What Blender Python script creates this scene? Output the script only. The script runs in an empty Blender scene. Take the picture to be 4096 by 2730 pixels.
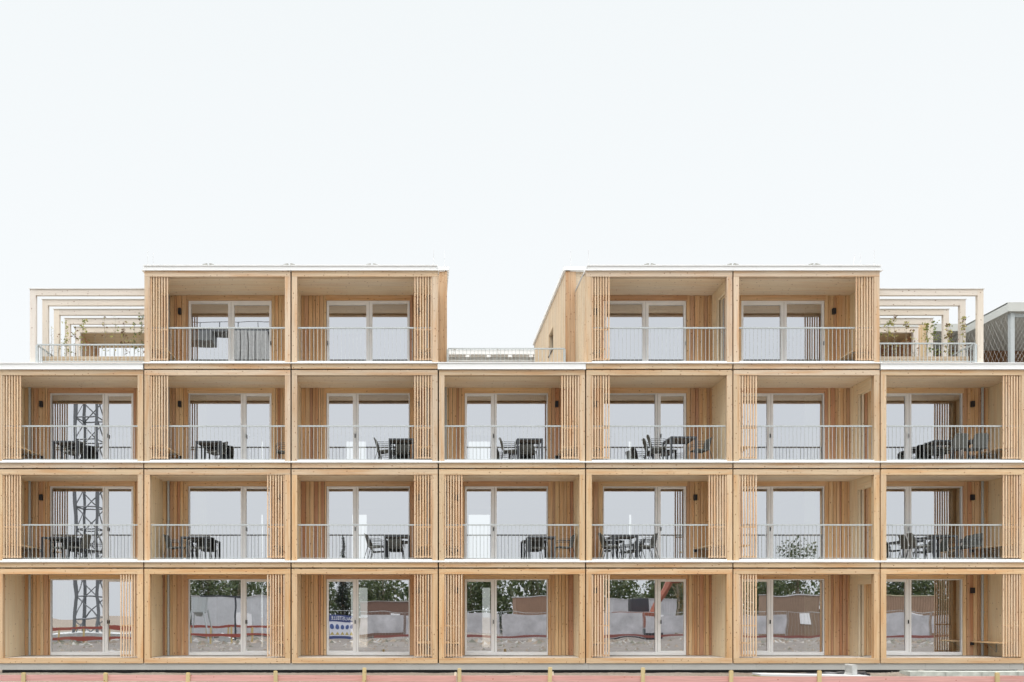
import bpy, bmesh, math, random
from mathutils import Vector, Matrix
R = random.Random(7)
S = bpy.context.scene
C = S.collection
rad = math.radians

# ------------------------------------------------------------------ camera
K = 135.0                     # picture pixels (4096 wide) per metre on the facade plane
F = 3296.0
D = F / K                     # camera distance to the facade (24.4 m)
XC, ZC = -2.726, 1.4
cam = bpy.data.cameras.new("camera"); cam_o = bpy.data.objects.new("camera", cam); C.objects.link(cam_o)
cam_o.location = (XC, -D, ZC); cam_o.rotation_euler = (rad(90), 0, 0)
cam.sensor_width = 36; cam.lens = 36 * F / 4096
cam.shift_x = (2048 - 1680) / 4096; cam.shift_y = (2465 - 1365) / 4096
cam.clip_start = 0.1; cam.clip_end = 2000
S.camera = cam_o

# ------------------------------------------------------------------ world, sun, exposure
SUN_EL, SUN_AZ = 52, 205       # azimuth measured like a compass, the facade looks to -y (180)
W = bpy.data.worlds.new("World"); S.world = W; W.use_nodes = True
nt = W.node_tree; N = nt.nodes; L = nt.links
bg = N["Background"]
sky = N.new("ShaderNodeTexSky"); sky.sky_type = 'NISHITA'; sky.sun_disc = False
sky.sun_elevation = rad(SUN_EL); sky.sun_rotation = rad(SUN_AZ); sky.air_density = 1; sky.dust_density = 4
tc = N.new("ShaderNodeTexCoord"); sep = N.new("ShaderNodeSeparateXYZ"); L.new(tc.outputs["Generated"], sep.inputs[0])
ramp = N.new("ShaderNodeValToRGB"); cr = ramp.color_ramp          # overcast: darker near the horizon, bright overhead
cr.elements[0].position = 0.0; cr.elements[0].color = (.30, .310, .313, 1)
cr.elements[1].position = 1.0; cr.elements[1].color = (2.35, 2.3, 2.24, 1)
e = cr.elements.new(.30); e.color = (.305, .314, .318, 1)
e = cr.elements.new(.60); e.color = (.293, .305, .309, 1)
e = cr.elements.new(.72); e.color = (1.05, 1.05, 1.04, 1)
L.new(sep.outputs["Z"], ramp.inputs[0])
sc_ = N.new("ShaderNodeVectorMath"); sc_.operation = 'SCALE'; sc_.inputs["Scale"].default_value = 3.05
L.new(ramp.outputs[0], sc_.inputs[0])
sk2 = N.new("ShaderNodeVectorMath"); sk2.operation = 'SCALE'; sk2.inputs["Scale"].default_value = 0.006
L.new(sky.outputs[0], sk2.inputs[0])
add = N.new("ShaderNodeVectorMath"); add.operation = 'ADD'
L.new(sc_.outputs[0], add.inputs[0]); L.new(sk2.outputs[0], add.inputs[1])
L.new(add.outputs[0], bg.inputs[0]); bg.inputs[1].default_value = 1.0
sun = bpy.data.lights.new("sun", 'SUN'); sun.energy = 0.7; sun.angle = rad(25); sun.color = (1, .97, .93)
so = bpy.data.objects.new("sun", sun); C.objects.link(so)
a, el = rad(SUN_AZ), rad(SUN_EL)
dirv = Vector((math.sin(a) * math.cos(el), math.cos(a) * math.cos(el), math.sin(el)))
so.rotation_euler = dirv.to_track_quat('Z', 'Y').to_euler(); so.location = (0, -30, 40)
S.view_settings.view_transform = 'Standard'; S.view_settings.look = 'None'
S.view_settings.exposure = 0; S.view_settings.gamma = 1
S.render.engine = 'CYCLES'
S.cycles.max_bounces = 7; S.cycles.diffuse_bounces = 4; S.cycles.glossy_bounces = 3; S.cycles.transparent_max_bounces = 10
S.cycles.caustics_reflective = False; S.cycles.caustics_refractive = False; S.cycles.sample_clamp_indirect = 4

# ------------------------------------------------------------------ helpers
def srgb(r, g, b, k=1.0):
    f = lambda c: ((c / 255 + .055) / 1.055) ** 2.4 if c > 10 else c / 255 / 12.92
    return (f(r) * k, f(g) * k, f(b) * k)
def px(x, y=0.0): return XC + (x - 1680) * (D + y) / F      # world X of a picture column at depth y
def pz(v, y=0.0): return ZC + (2465 - v) * (D + y) / F      # world Z of a picture row at depth y

class MB:
    """collects shapes; build() links them as one mesh object"""
    def __init__(s): s.v = []; s.f = []; s.uv = []; s.col = []; s.mi = []
    def face(s, idx, uvs, col, mi=0):
        s.f.append(idx); s.uv.append(uvs); s.col.append(col); s.mi.append(mi)
    def box(s, x0, x1, y0, y1, z0, z1, col=(1, 1, 1), mi=0, axis=None, M=None, front_mi=None):
        lo = (min(x0, x1), min(y0, y1), min(z0, z1)); hi = (max(x0, x1), max(y0, y1), max(z0, z1))
        d = [hi[i] - lo[i] for i in range(3)]
        if axis is None: axis = d.index(max(d))
        ou, ov = R.uniform(0, 50), R.uniform(0, 50)
        b = len(s.v)
        pts = [Vector((X, Y, Z)) for X in (lo[0], hi[0]) for Y in (lo[1], hi[1]) for Z in (lo[2], hi[2])]
        s.v += [(M @ p) if M else p for p in pts]
        faces = [((0, 1, 3, 2), 0), ((4, 6, 7, 5), 0), ((0, 4, 5, 1), 1), ((2, 3, 7, 6), 1), ((0, 2, 6, 4), 2), ((1, 5, 7, 3), 2)]
        for n, (fc, na) in enumerate(faces):
            rest = [i for i in range(3) if i != na]
            if axis in rest: ua = axis; va = [i for i in rest if i != axis][0]
            else: ua, va = rest
            s.face([b + i for i in fc], [(pts[i][ua] + ou, pts[i][va] + ov + n * .37) for i in fc], col,
                   front_mi if (front_mi is not None and n == 2) else mi)
    def quad(s, p, col=(1, 1, 1), mi=0):
        b = len(s.v); s.v += [Vector(q) for q in p]
        s.face(list(range(b, b + len(p))), [(q[0], q[2]) for q in p], col, mi)
    def tube(s, pts, r, n=6, col=(1, 1, 1), mi=0, r2=None):
        pts = [Vector(p) for p in pts]; rings = []
        for i, p in enumerate(pts):
            t = (pts[min(i + 1, len(pts) - 1)] - pts[max(i - 1, 0)])
            t = t.normalized() if t.length > 1e-9 else Vector((0, 0, 1))
            u = t.cross(Vector((0, 0, 1)))
            if u.length < .05: u = t.cross(Vector((1, 0, 0)))
            u.normalize(); w = t.cross(u)
            rr = r if r2 is None else r + (r2 - r) * i / (len(pts) - 1)
            b = len(s.v)
            for k in range(n):
                a = 2 * math.pi * k / n
                s.v.append(p + u * math.cos(a) * rr + w * math.sin(a) * rr)
            rings.append(b)
        for i in range(len(rings) - 1):
            for k in range(n):
                k2 = (k + 1) % n
                s.face([rings[i] + k, rings[i] + k2, rings[i + 1] + k2, rings[i + 1] + k],
                       [(i * .1, k * .05), (i * .1, k * .05 + .05), (i * .1 + .1, k * .05 + .05), (i * .1 + .1, k * .05)], col, mi)
        for b, o in ((rings[0], 1), (rings[-1], -1)):
            idx = [b + k for k in range(n)][::o]
            s.face(idx, [(0, 0)] * n, col, mi)
    def build(s, name, mats, parent=None, smooth=False):
        me = bpy.data.meshes.new(name); me.from_pydata([tuple(v) for v in s.v], [], s.f)
        uvs = []; cs = []
        for uv, c in zip(s.uv, s.col):
            for q in uv: uvs += [q[0], q[1]]; cs += [c[0], c[1], c[2], 1]
        me.uv_layers.new(name="UVMap"); me.uv_layers["UVMap"].data.foreach_set("uv", uvs)
        me.color_attributes.new("col", 'FLOAT_COLOR', 'CORNER'); me.color_attributes["col"].data.foreach_set("color", cs)
        if not isinstance(mats, (list, tuple)): mats = [mats]
        for m in mats: me.materials.append(m)
        me.polygons.foreach_set("material_index", s.mi)
        if smooth: me.polygons.foreach_set("use_smooth", [True] * len(s.f))
        me.update()
        o = bpy.data.objects.new(name, me); C.objects.link(o)
        if parent: o.parent = parent
        return o
def tag(o, label=None, cat=None, group=None, kind=None):
    if label: o["label"] = label
    if cat: o["category"] = cat
    if group: o["group"] = group
    if kind: o["kind"] = kind
    return o
def empty(name, loc=(0, 0, 0), rz=0):
    o = bpy.data.objects.new(name, None); C.objects.link(o); o.location = loc; o.rotation_euler = (0, 0, rz)
    o.empty_display_size = .2
    return o
def copy_tree(o, parent=None):
    c = o.copy(); C.objects.link(c)
    if parent: c.parent = parent
    for ch in o.children: copy_tree(ch, c)
    return c
def hide(o):  # remove a prototype tree
    for ch in list(o.children): hide(ch)
    bpy.data.objects.remove(o)

# ------------------------------------------------------------------ materials
def mat(name):
    m = bpy.data.materials.new(name); m.use_nodes = True
    return m, m.node_tree.nodes, m.node_tree.links, m.node_tree.nodes["Principled BSDF"]
def mth(N, L, op, a, b=None, c=None):
    n = N.new("ShaderNodeMath"); n.operation = op
    for i, x in enumerate((a, b, c)):
        if x is None: continue
        if isinstance(x, (int, float)): n.inputs[i].default_value = x
        else: L.new(x, n.inputs[i])
    return n.outputs[0]
def maprange(N, L, x, a, b, c, d):
    n = N.new("ShaderNodeMapRange"); L.new(x, n.inputs[0])
    for i, v in enumerate((a, b, c, d)): n.inputs[i + 1].default_value = v
    return n.outputs[0]
def mixc(N, L, fac, A, B, mode='MIX'):
    n = N.new("ShaderNodeMix"); n.data_type = 'RGBA'; n.blend_type = mode
    for i, x in ((0, fac), (6, A), (7, B)):
        if isinstance(x, (int, float)): n.inputs[i].default_value = x
        elif isinstance(x, tuple): n.inputs[i].default_value = (*x[:3], 1)
        else: L.new(x, n.inputs[i])
    return n.outputs[2]
def noise(N, L, vec, scale, detail=3, rough=.5):
    n = N.new("ShaderNodeTexNoise"); n.inputs["Scale"].default_value = scale
    n.inputs["Detail"].default_value = detail; n.inputs["Roughness"].default_value = rough
    L.new(vec, n.inputs["Vector"]); return n.outputs["Fac"]
def mapping(N, L, vec, sc):
    n = N.new("ShaderNodeMapping"); n.inputs["Scale"].default_value = sc; L.new(vec, n.inputs[0]); return n.outputs[0]

def wood(name, knots=1.0, stain=1.0, grain=1.0, rough=.6, knotcol=(.17, .06, .022)):
    m, N, L, B = mat(name)
    uv = N.new("ShaderNodeUVMap"); uv.uv_map = "UVMap"; U = uv.outputs[0]
    at = N.new("ShaderNodeAttribute"); at.attribute_name = "col"
    g1 = noise(N, L, mapping(N, L, U, (1.2, 45, 1)), 1, 4, .6)
    g2 = noise(N, L, mapping(N, L, U, (.55, 7, 1)), 1, 3, .5)
    wv = N.new("ShaderNodeTexWave"); wv.bands_direction = 'Y'; wv.inputs["Scale"].default_value = 14
    wv.inputs["Distortion"].default_value = 9; wv.inputs["Detail"].default_value = 1.5; wv.inputs["Detail Scale"].default_value = .35
    L.new(mapping(N, L, U, (.22, 1, 1)), wv.inputs["Vector"])
    f1 = maprange(N, L, g1, .3, .7, 1 - .16 * grain, 1 + .10 * grain)
    f2 = maprange(N, L, wv.outputs["Fac"], 0, 1, 1 - .10 * grain, 1 + .04 * grain)
    br = mth(N, L, 'MULTIPLY', f1, f2)
    cmb = N.new("ShaderNodeCombineColor")
    for i in range(3): L.new(br, cmb.inputs[i])
    c = mixc(N, L, 1.0, at.outputs["Color"], cmb.outputs[0], 'MULTIPLY')
    # amber heartwood streaks
    st = maprange(N, L, g2, .46, .68, 0, .62 * stain)
    c = mixc(N, L, st, c, mixc(N, L, 1.0, c, (.86, .60, .38), 'MULTIPLY'))
    pale = maprange(N, L, noise(N, L, mapping(N, L, U, (.9, 2, 1)), 1, 2), .58, .8, 0, .35 * stain)
    c = mixc(N, L, pale, c, mixc(N, L, 1.0, c, (1.12, 1.13, 1.16), 'MULTIPLY'))
    # knots
    vo = N.new("ShaderNodeTexVoronoi"); vo.voronoi_dimensions = '2D'; vo.inputs["Scale"].default_value = 5.2
    L.new(mapping(N, L, U, (1, 1.6, 1)), vo.inputs["Vector"])
    sepc = N.new("ShaderNodeSeparateColor"); L.new(vo.outputs["Color"], sepc.inputs[0])
    has = mth(N, L, 'GREATER_THAN', sepc.outputs[0], 1 - .5 * knots)
    rr = maprange(N, L, sepc.outputs[1], 0, 1, .035, .135)
    kn = maprange(N, L, noise(N, L, U, 38, 2), .2, .8, .7, 1.4)
    k = mth(N, L, 'SUBTRACT', 1, mth(N, L, 'DIVIDE', mth(N, L, 'MULTIPLY', vo.outputs["Distance"], kn), rr))
    k = mth(N, L, 'MULTIPLY', mth(N, L, 'MULTIPLY', maprange(N, L, k, 0, .3, 0, .9), has), 1)
    c = mixc(N, L, k, c, knotcol)
    L.new(c, B.inputs["Base Color"]); B.inputs["Roughness"].default_value = rough
    B.inputs["Specular IOR Level"].default_value = .25
    bp = N.new("ShaderNodeBump"); bp.inputs["Strength"].default_value = .25; bp.inputs["Distance"].default_value = .004
    L.new(g1, bp.inputs["Height"]); L.new(bp.outputs[0], B.inputs["Normal"])
    return m
def plain(name, col, rough=.5, metal=0, nscale=6, namt=.12, spec=.5, bump=0, bscale=60):
    m, N, L, B = mat(name)
    t = N.new("ShaderNodeTexCoord"); geo = t.outputs["Object"]
    n = noise(N, L, geo, nscale, 5, .6)
    f = maprange(N, L, n, .25, .75, 1 - namt, 1 + namt)
    cmb = N.new("ShaderNodeCombineColor")
    for i in range(3): L.new(f, cmb.inputs[i])
    L.new(mixc(N, L, 1.0, col, cmb.outputs[0], 'MULTIPLY'), B.inputs["Base Color"])
    B.inputs["Roughness"].default_value = rough; B.inputs["Metallic"].default_value = metal
    B.inputs["Specular IOR Level"].default_value = spec
    if bump:
        bp = N.new("ShaderNodeBump"); bp.inputs["Strength"].default_value = 1; bp.inputs["Distance"].default_value = bump
        L.new(noise(N, L, geo, bscale, 6, .7), bp.inputs["Height"]); L.new(bp.outputs[0], B.inputs["Normal"])
    return m
def attrmat(name, rough=.6, namt=.1, nscale=5, transl=False):
    m, N, L, B = mat(name)
    at = N.new("ShaderNodeAttribute"); at.attribute_name = "col"
    t = N.new("ShaderNodeTexCoord")
    f = maprange(N, L, noise(N, L, t.outputs["Object"], nscale, 4), .25, .75, 1 - namt, 1 + namt)
    cmb = N.new("ShaderNodeCombineColor")
    for i in range(3): L.new(f, cmb.inputs[i])
    c = mixc(N, L, 1.0, at.outputs["Color"], cmb.outputs[0], 'MULTIPLY')
    L.new(c, B.inputs["Base Color"]); B.inputs["Roughness"].default_value = rough
    if transl:
        tr = N.new("ShaderNodeBsdfTranslucent"); L.new(c, tr.inputs[0])
        mx = N.new("ShaderNodeMixShader"); mx.inputs[0].default_value = .35
        L.new(B.outputs[0], mx.inputs[1]); L.new(tr.outputs[0], mx.inputs[2]); L.new(mx.outputs[0], N["Material Output"].inputs[0])
    return m

WOOD = wood("larch_beam"); CLAD = wood("larch_cladding", knots=.8, stain=.8, grain=1.3)
CLT = wood("spruce_panel", knots=.55, stain=.35, grain=.8, rough=.7); PALE = wood("pale_glulam", knots=.7, stain=.15, grain=.6)
REDW = wood("red_stained_board", knots=.4, stain=.35, grain=1.2, knotcol=(.35, .1, .08))
FLASH = plain("white_flashing", (.77, .79, .80), .35, 0, .7, .03)
FRAME = plain("window_paint", (.88, .89, .90), .4, 0, 3, .03)
ZINC = plain("galvanised_steel", (.47, .51, .52), .42, .25, 40, .2)
DARKM = plain("dark_metal", (.055, .062, .072), .45, .2, 10, .2)
BLACK = plain("black_plastic", (.018, .02, .026), .5, 0, 10, .2)
JOINT = plain("dark_joint", (.005, .004, .004), 1, 0, 5, .2, spec=0)
PLINTH = plain("fibre_cement_plinth", (.40, .405, .39), .8, 0, 1.2, .08, bump=.002)
DECK = plain("loggia_floor", (.56, .53, .49), .8, 0, 3, .15)
ROOM = plain("room_plaster", (.30, .29, .275), .9, 0, 1, .04)
ROOMF = plain("room_floor", (.30, .22, .15), .6, 0, 2, .1)
CONC = plain("concrete", (.44, .45, .44), .85, 0, 5, .25, bump=.004)
CLEAR = None
def weave():
    m, N, L, B = mat("woven_cord")
    t = N.new("ShaderNodeTexCoord")
    w = N.new("ShaderNodeTexWave"); w.wave_type = 'BANDS'; w.bands_direction = 'Z'; w.inputs["Scale"].default_value = 16
    w.inputs["Distortion"].default_value = 2.5; w.inputs["Detail Scale"].default_value = 8
    L.new(t.outputs["Object"], w.inputs["Vector"])
    L.new(mixc(N, L, w.outputs["Fac"], (.035, .036, .034), (.16, .165, .15)), B.inputs["Base Color"])
    B.inputs["Roughness"].default_value = .7
    return m
WEAVE = weave()
TOPM = plain("table_slate", (.11, .09, .075), .6, 0, 8, .2)
def glass(nm="coated_glass", amp=.0013, sc=1.25, vs=.55):
    m, N, L, B = mat(nm); N.remove(B)
    gl = N.new("ShaderNodeBsdfGlossy"); gl.inputs["Roughness"].default_value = 0.0; gl.inputs["Color"].default_value = (.93, .95, 1, 1)
    tr = N.new("ShaderNodeBsdfTransparent"); tr.inputs["Color"].default_value = (.93, .96, .92, 1)
    mx = N.new("ShaderNodeMixShader"); mx.inputs[0].default_value = .675
    t = N.new("ShaderNodeTexCoord")
    bp = N.new("ShaderNodeBump"); bp.inputs["Strength"].default_value = 1; bp.inputs["Distance"].default_value = amp
    L.new(noise(N, L, mapping(N, L, t.outputs["Object"], (1, 1, vs)), sc, 1.0, .5), bp.inputs["Height"]); L.new(bp.outputs[0], gl.inputs["Normal"])
    L.new(tr.outputs[0], mx.inputs[1]); L.new(gl.outputs[0], mx.inputs[2]); L.new(mx.outputs[0], N["Material Output"].inputs[0])
    m2, N, L, B = mat("clear_back"); N.remove(B)
    tr = N.new("ShaderNodeBsdfTransparent"); tr.inputs["Color"].default_value = (1, 1, 1, 1); L.new(tr.outputs[0], N["Material Output"].inputs[0])
    return m, m2
GLASS, CLEAR = glass(); WAVY = glass("wavy_coated_glass", .0026, .75, 1.5)[0]

# wood colours: upper storeys have silvered paler, the lower ones are still amber
BEAMC = {3: srgb(206, 186, 161), 2: srgb(200, 180, 154), 1: srgb(205, 182, 151), 0: srgb(206, 178, 142)}
SLATC = srgb(216, 192, 164)
def jit(c, a=.06, h=.03):
    k = 1 + R.uniform(-a, a); d = R.uniform(-h, h)
    return (c[0] * k * (1 + d * .3), c[1] * k * (1 - d * .3), c[2] * k * (1 - d * 1.6))
CLADC = [srgb(224, 190, 150), srgb(219, 184, 144), srgb(207, 168, 134), srgb(229, 198, 156), srgb(196, 152, 122), srgb(222, 184, 142)]
CLTC = srgb(246, 229, 196)
SIDEC = srgb(206, 190, 165)
PALEC = srgb(213, 206, 196)

# ------------------------------------------------------------------ setting: ground
def ground():
    m, N, L, B = mat("building_site_earth")
    t = N.new("ShaderNodeTexCoord"); g = t.outputs["Object"]
    n1 = noise(N, L, g, .35, 5, .6); n2 = noise(N, L, g, 7, 6, .7); n3 = noise(N, L, g, 45, 4, .7)
    c = mixc(N, L, maprange(N, L, n1, .35, .65, 0, 1), (.21, .175, .14), (.27, .24, .205))
    c = mixc(N, L, maprange(N, L, n2, .42, .66, 0, .7), c, (.13, .10, .075))
    c = mixc(N, L, maprange(N, L, n3, .55, .7, 0, .6), c, (.34, .32, .285))
    L.new(c, B.inputs["Base Color"]); B.inputs["Roughness"].default_value = .95; B.inputs["Specular IOR Level"].default_value = .1
    bp = N.new("ShaderNodeBump"); bp.inputs["Strength"].default_value = .8; bp.inputs["Distance"].default_value = .03
    L.new(n2, bp.inputs["Height"]); L.new(bp.outputs[0], B.inputs["Normal"])
    b = MB(); b.quad([(-900, -900, -.36), (900, -900, -.36), (900, 900, -.36), (-900, 900, -.36)])
    tag(b.build("ground", m), kind="structure")
    g2 = plain("bounce_gravel", (.72, .70, .68), .9, 0, 3, .1)
    g3 = plain("trodden_gravel", (.13, .115, .10), .9, 0, 1.2, .35); b = MB(); b.box(-60, 60, -60, -9.8, -.37, -.353); tag(b.build("gravel_yard", g3), kind="structure")
    b = MB(); b.box(-60, 60, -9.795, -6.5, -.37, -.352); tag(b.build("bounce_strip", g2), kind="structure")  # unseen pale strip, added to bounce daylight up into the loggia ceilings
    from mathutils import noise as mn
    def h(x, y):
        v = -.285 + .02 * mn.fractal(Vector((x * 1.1, y * 1.1, 0)), 1, 2, 5) + .012 * mn.fractal(Vector((x * 7, y * 7, 3)), 1, 2, 3)
        for cx, cy, rx, ry, hh in ((11.1, -1.0, 1.2, .5, .085), (11.6, -1.0, .25, .2, .06), (15.1, -1.6, .9, .5, .07), (-6, -1.5, 3, .5, .015), (1.6, -2.4, 1, .4, .03)):
            q = ((x - cx) / rx) ** 2 + ((y - cy) / ry) ** 2
            if q < 4: v += hh * math.exp(-q) * (1 + .5 * mn.noise(Vector((x * 9, y * 9, 1))))
        if y < -5: v -= (-5 - y) * .02
        return max(v, -.355)
    b = MB(); x0, x1, y0, y1, nx, ny = -22, 22, -8.2, .9, 620, 90
    for j in range(ny + 1):
        for i in range(nx + 1):
            x = x0 + (x1 - x0) * i / nx; y = y0 + (y1 - y0) * j / ny
            b.v.append(Vector((x, y, h(x, y) if j and i and i < nx else -.37)))
    for j in range(ny):
        for i in range(nx):
            p = j * (nx + 1) + i
            b.face([p, p + 1, p + nx + 2, p + nx + 1], [(0, 0)] * 4, (1, 1, 1))
    tag(b.build("earth", m, smooth=True), kind="structure")
    # loose stones and clods
    b = MB()
    for k in range(900):
        x = R.uniform(-15.5, 15.5); y = R.uniform(-3.6, -.3); r = R.uniform(.006, .022)
        if 10 < x < 12.6: r *= 1.6
        z = h(x, y); base = len(b.v); col = jit((.26, .235, .20), .25)
        ps = [(1, 0, 0), (0, 1, 0), (-1, 0, 0), (0, -1, 0), (0, 0, .8), (0, 0, -.6)]
        for p in ps: b.v.append(Vector((x + p[0] * r * R.uniform(.6, 1.3), y + p[1] * r * R.uniform(.6, 1.3), z + p[2] * r)))
        for f in ((0, 1, 4), (1, 2, 4), (2, 3, 4), (3, 0, 4), (1, 0, 5), (2, 1, 5), (3, 2, 5), (0, 3, 5)):
            b.face([base + q for q in f], [(0, 0)] * 3, col)
    tag(b.build("gravel", attrmat("stone", .9, .2, 20)), "scattered pale stones and earth clods lying before the grey plinth", "stones", kind="stuff")
ground()

# ------------------------------------------------------------------ the apartment building
B_ = empty("apartment_building", (0, 0, -.3))
tag(B_, "four storey larch apartment building of stacked timber balcony modules with white roof edges", "building")
def bpart(mb, name, mats, parent=None, smooth=False):
    o = mb.build(name, mats, parent or B_, smooth)
    if (parent or B_) is B_: o.location = (0, 0, .3)
    return o
SEAM = [(2048 + 589.3 * (k - 3.5) - 2048) / K for k in range(8)]        # X of the joints between bays
ROWS = {  # picture rows on the facade plane: lower beam bottom/top, floor, upper beam bottom/top
    0: (2654, 2633, 2633, 2297, 2276), 1: (2270.5, 2250.5, 2237.5, 1899.5, 1878),
    2: (1872.5, 1852.5, 1840.5, 1501.5, 1481), 3: (1475.5, 1456, 1446, 1107, 1085)}
DEP = 1.62
bays = {0: range(1, 8), 1: range(1, 8), 2: range(1, 8), 3: (2, 3, 5, 6)}
SLAT = {3: {2: 'L', 3: 'R', 5: 'L', 6: 'R'}, 2: dict(zip(range(1, 8), "LLRRLLR")),
        1: dict(zip(range(1, 8), "LRRLRLR")), 0: dict(zip(range(1, 8), "RRRLLLR"))}
DOOR = dict(zip(range(1, 8), "RRLLRLL"))
PIPE = {1: 'L', 2: 'L', 3: 'R', 4: 'L', 6: 'L', 7: 'R'}
def fz(r): return pz(ROWS[r][2])
rear_open = {(2, 3): (.87, 1.66), (2, 4): (1.4, 2.26), (1, 4): (1.4, 2.26), (1, 3): (1.1, 1.69), (0, 3): (1.05, 1.72), (0, 4): (1.95, 2.27),
             (2, 5): (3.44, 3.57), (1, 5): (3.46, 3.57), (1, 2): (1.82, 1.9), (2, 2): (1.82, 1.9), (0, 2): (1.82, 1.9)}
lb_jit = {}
for r in (0, 1, 2, 3):
    lbb, lbt, fl, ubb, ubt = [pz(v) for v in ROWS[r]]
    ceil = ubb + .062
    for bay in bays[r]:
        xl, xr = SEAM[bay - 1], SEAM[bay]; g = .02; pw = .161
        bc = BEAMC[r]
        fr = MB()
        fr.box(xl + g, xr - g, 0, .16, lbb, lbt, jit(bc, .09, .05)); fr.box(xl + g, xr - g, 0, .16, ubb, ubt, jit(bc, .09, .05))
        pb = lbt if r == 0 else fl - .035
        fr.box(xl + g, xl + g + pw, .003, .16, pb, ubb - .002, jit(bc, .09, .05), axis=2)
        fr.box(xr - g - pw, xr - g, .003, .16, pb, ubb - .002, jit(bc, .09, .05), axis=2)
        bpart(fr, "loggia_frame", WOOD)
        # side walls, ceiling, floor
        wt = .045
        for sx, X0, X1 in ((-1, xl + g, xl + g + wt), (1, xr - g - wt, xr - g)):
            door = (r == 3 and ((bay == 5 and sx > 0) or (bay == 6 and sx < 0))) or (r < 3 and ((bay == 6 and sx > 0) or (bay == 7 and sx < 0)))
            c = jit(CLTC, .04); sw = MB()
            if door:
                sw.box(X0, X1, .161, .34, fl, ceil, c, axis=2); sw.box(X0, X1, 1.1, DEP, fl, ceil, c, axis=2)
                sw.box(X0, X1, .34, 1.1, fl + 2.22, ceil, c, axis=1)
                jx0, jx1 = (X0, X1) if sx > 0 else (X0, X1)
                sw.box(X0 - .02 * (sx > 0), X1 + .02 * (sx < 0), 1.06, 1.098, fl, fl + 2.218, jit(SIDEC), axis=2)
            else: sw.box(X0, X1, .161, DEP, fl, ceil, c, axis=2)
            bpart(sw, "side_wall", CLT)
        cl = MB()
        for i in range(4):   # panel boards running across
            ya = .161 + (DEP - .161) * i / 4; yb = .161 + (DEP - .161) * (i + 1) / 4
            cl.box(xl + g + wt, xr - g - wt, ya, yb - .003, ceil, ceil + .06, jit(srgb(242, 227, 203), .03), axis=0)
        bpart(cl, "loggia_ceiling", CLT)
        d = MB(); d.box(xl + g + wt, xr - g - wt, .165, DEP + .1, fl - .08, fl - (.0 if r else .004), (1, 1, 1)); bpart(d, "loggia_floor", DECK)
        # flashing below the posts
        if r:
            fm = MB(); zt = fl; zm = fl - .036
            fm.box(xl + g + pw + .004, xr - g - pw - .004, -.015, .15, zm, zt - .002)
            e0 = xl - (.0 if not (r == 3 and bay in (2, 5)) else .03); e1 = xr + (.03 if (r == 3 and bay in (3, 6)) else 0)
            fm.box(e0, e1 - .002, -.045, .15, pz(ROWS[r][1]) + .003, zm - .003)
            bpart(fm, "floor_flashing", FLASH)
        # window
        X0, X1 = xl + .875, xl + 3.495; z0 = fl + .01; z1 = fl + 2.41; ya, yb = DEP - .005, DEP + .085
        wf = MB(); t = .03
        cen = (r == 3)
        if cen: m0, m1 = xl + 2.165, xl + 2.275
        elif DOOR[bay] == 'R': m0, m1 = xl + 2.525, xl + 2.665
        else: m0, m1 = xl + 1.735, xl + 1.88
        wf.box(X0, X1, ya, yb, z1 - t, z1); wf.box(X0, X0 + t, ya, yb, z0, z1 - t); wf.box(X1 - t, X1, ya, yb, z0, z1 - t)
        wf.box(X0 + t, X1 - t, ya - .012, yb, z0, z0 + .10)
        wf.box(m0, m1, ya - .006, yb, z0 + .10, z1 - t)
        wf.box(m0 + (m1 - m0) * .48, m0 + (m1 - m0) * .52, ya - .009, ya - .006, z0 + .10, z1 - t, mi=1)
        def sash(a, b, s, top):
            wf.box(a, b, ya + .012, yb - .01, z1 - t - top, z1 - t - .001); wf.box(a, a + s, ya + .012, yb - .01, z0 + .10, z1 - t - top)
            wf.box(b - s, b, ya + .012, yb - .01, z0 + .10, z1 - t - top); wf.box(a + s, b - s, ya + .012, yb - .01, z0 + .1001, z0 + .10 + s)
        panes = [(X0 + t, m0), (m1, X1 - t)]
        if cen:
            sl = bay in (3, 6)
            sash(*panes[0], .042, .10 if sl else .055); sash(*panes[1], .042, .055 if sl else .10)
        else:
            k = 1 if DOOR[bay] == 'R' else 0
            sash(*panes[k], .034, .05)
            wf.box(panes[k][0], panes[k][1], ya - .004, ya + .008, z0 + .085, z0 + .095, mi=1)
        win = bpart(wf, "window", [FRAME, JOINT])
        for pa, pb_ in panes:
            p = MB(); p.box(pa + .002, pb_ - .002, DEP + .04, DEP + .055, z0 + .10, z1 - t - .002, mi=1, front_mi=0); p.build("pane", [WAVY if r == 0 else GLASS, CLEAR], win)
        # inner curtain folded at a side of some windows
        if (r, bay) in ((2, 1), (1, 1), (0, 1), (2, 7), (1, 7), (0, 7), (2, 4), (2, 2), (1, 6), (0, 6), (2, 6), (1, 2), (3, 6)):
            cm = MB(); left = bay in (1, 2); cx = X0 + .1 if left else X1 - .1; s = 1 if left else -1; n = 14
            zs = (z0 + .05, z1 - .02)
            for i in range(n):
                a0, a1 = cx + s * i * .03, cx + s * (i + 1) * .03
                y0_ = DEP + .24 + .035 * (i % 2); y1_ = DEP + .24 + .035 * ((i + 1) % 2)
                cm.quad([(a0, y0_, zs[0]), (a1, y1_, zs[0]), (a1, y1_, zs[1]), (a0, y0_, zs[1])])
                cm.quad([(a0, y0_ + .01, zs[0]), (a1, y1_ + .01, zs[0]), (a1, y1_ + .01, zs[1]), (a0, y0_ + .01, zs[1])])
            cm.build("curtain", plain("sage_curtain", (.36, .39, .31), .9, 0, 4, .1), win)
        hx = m0 + .03 if (cen or DOOR[bay] == 'L') else m1 + .02
        if cen: hx = (X0 + .02) if bay == 3 else (X1 - .03)
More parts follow.
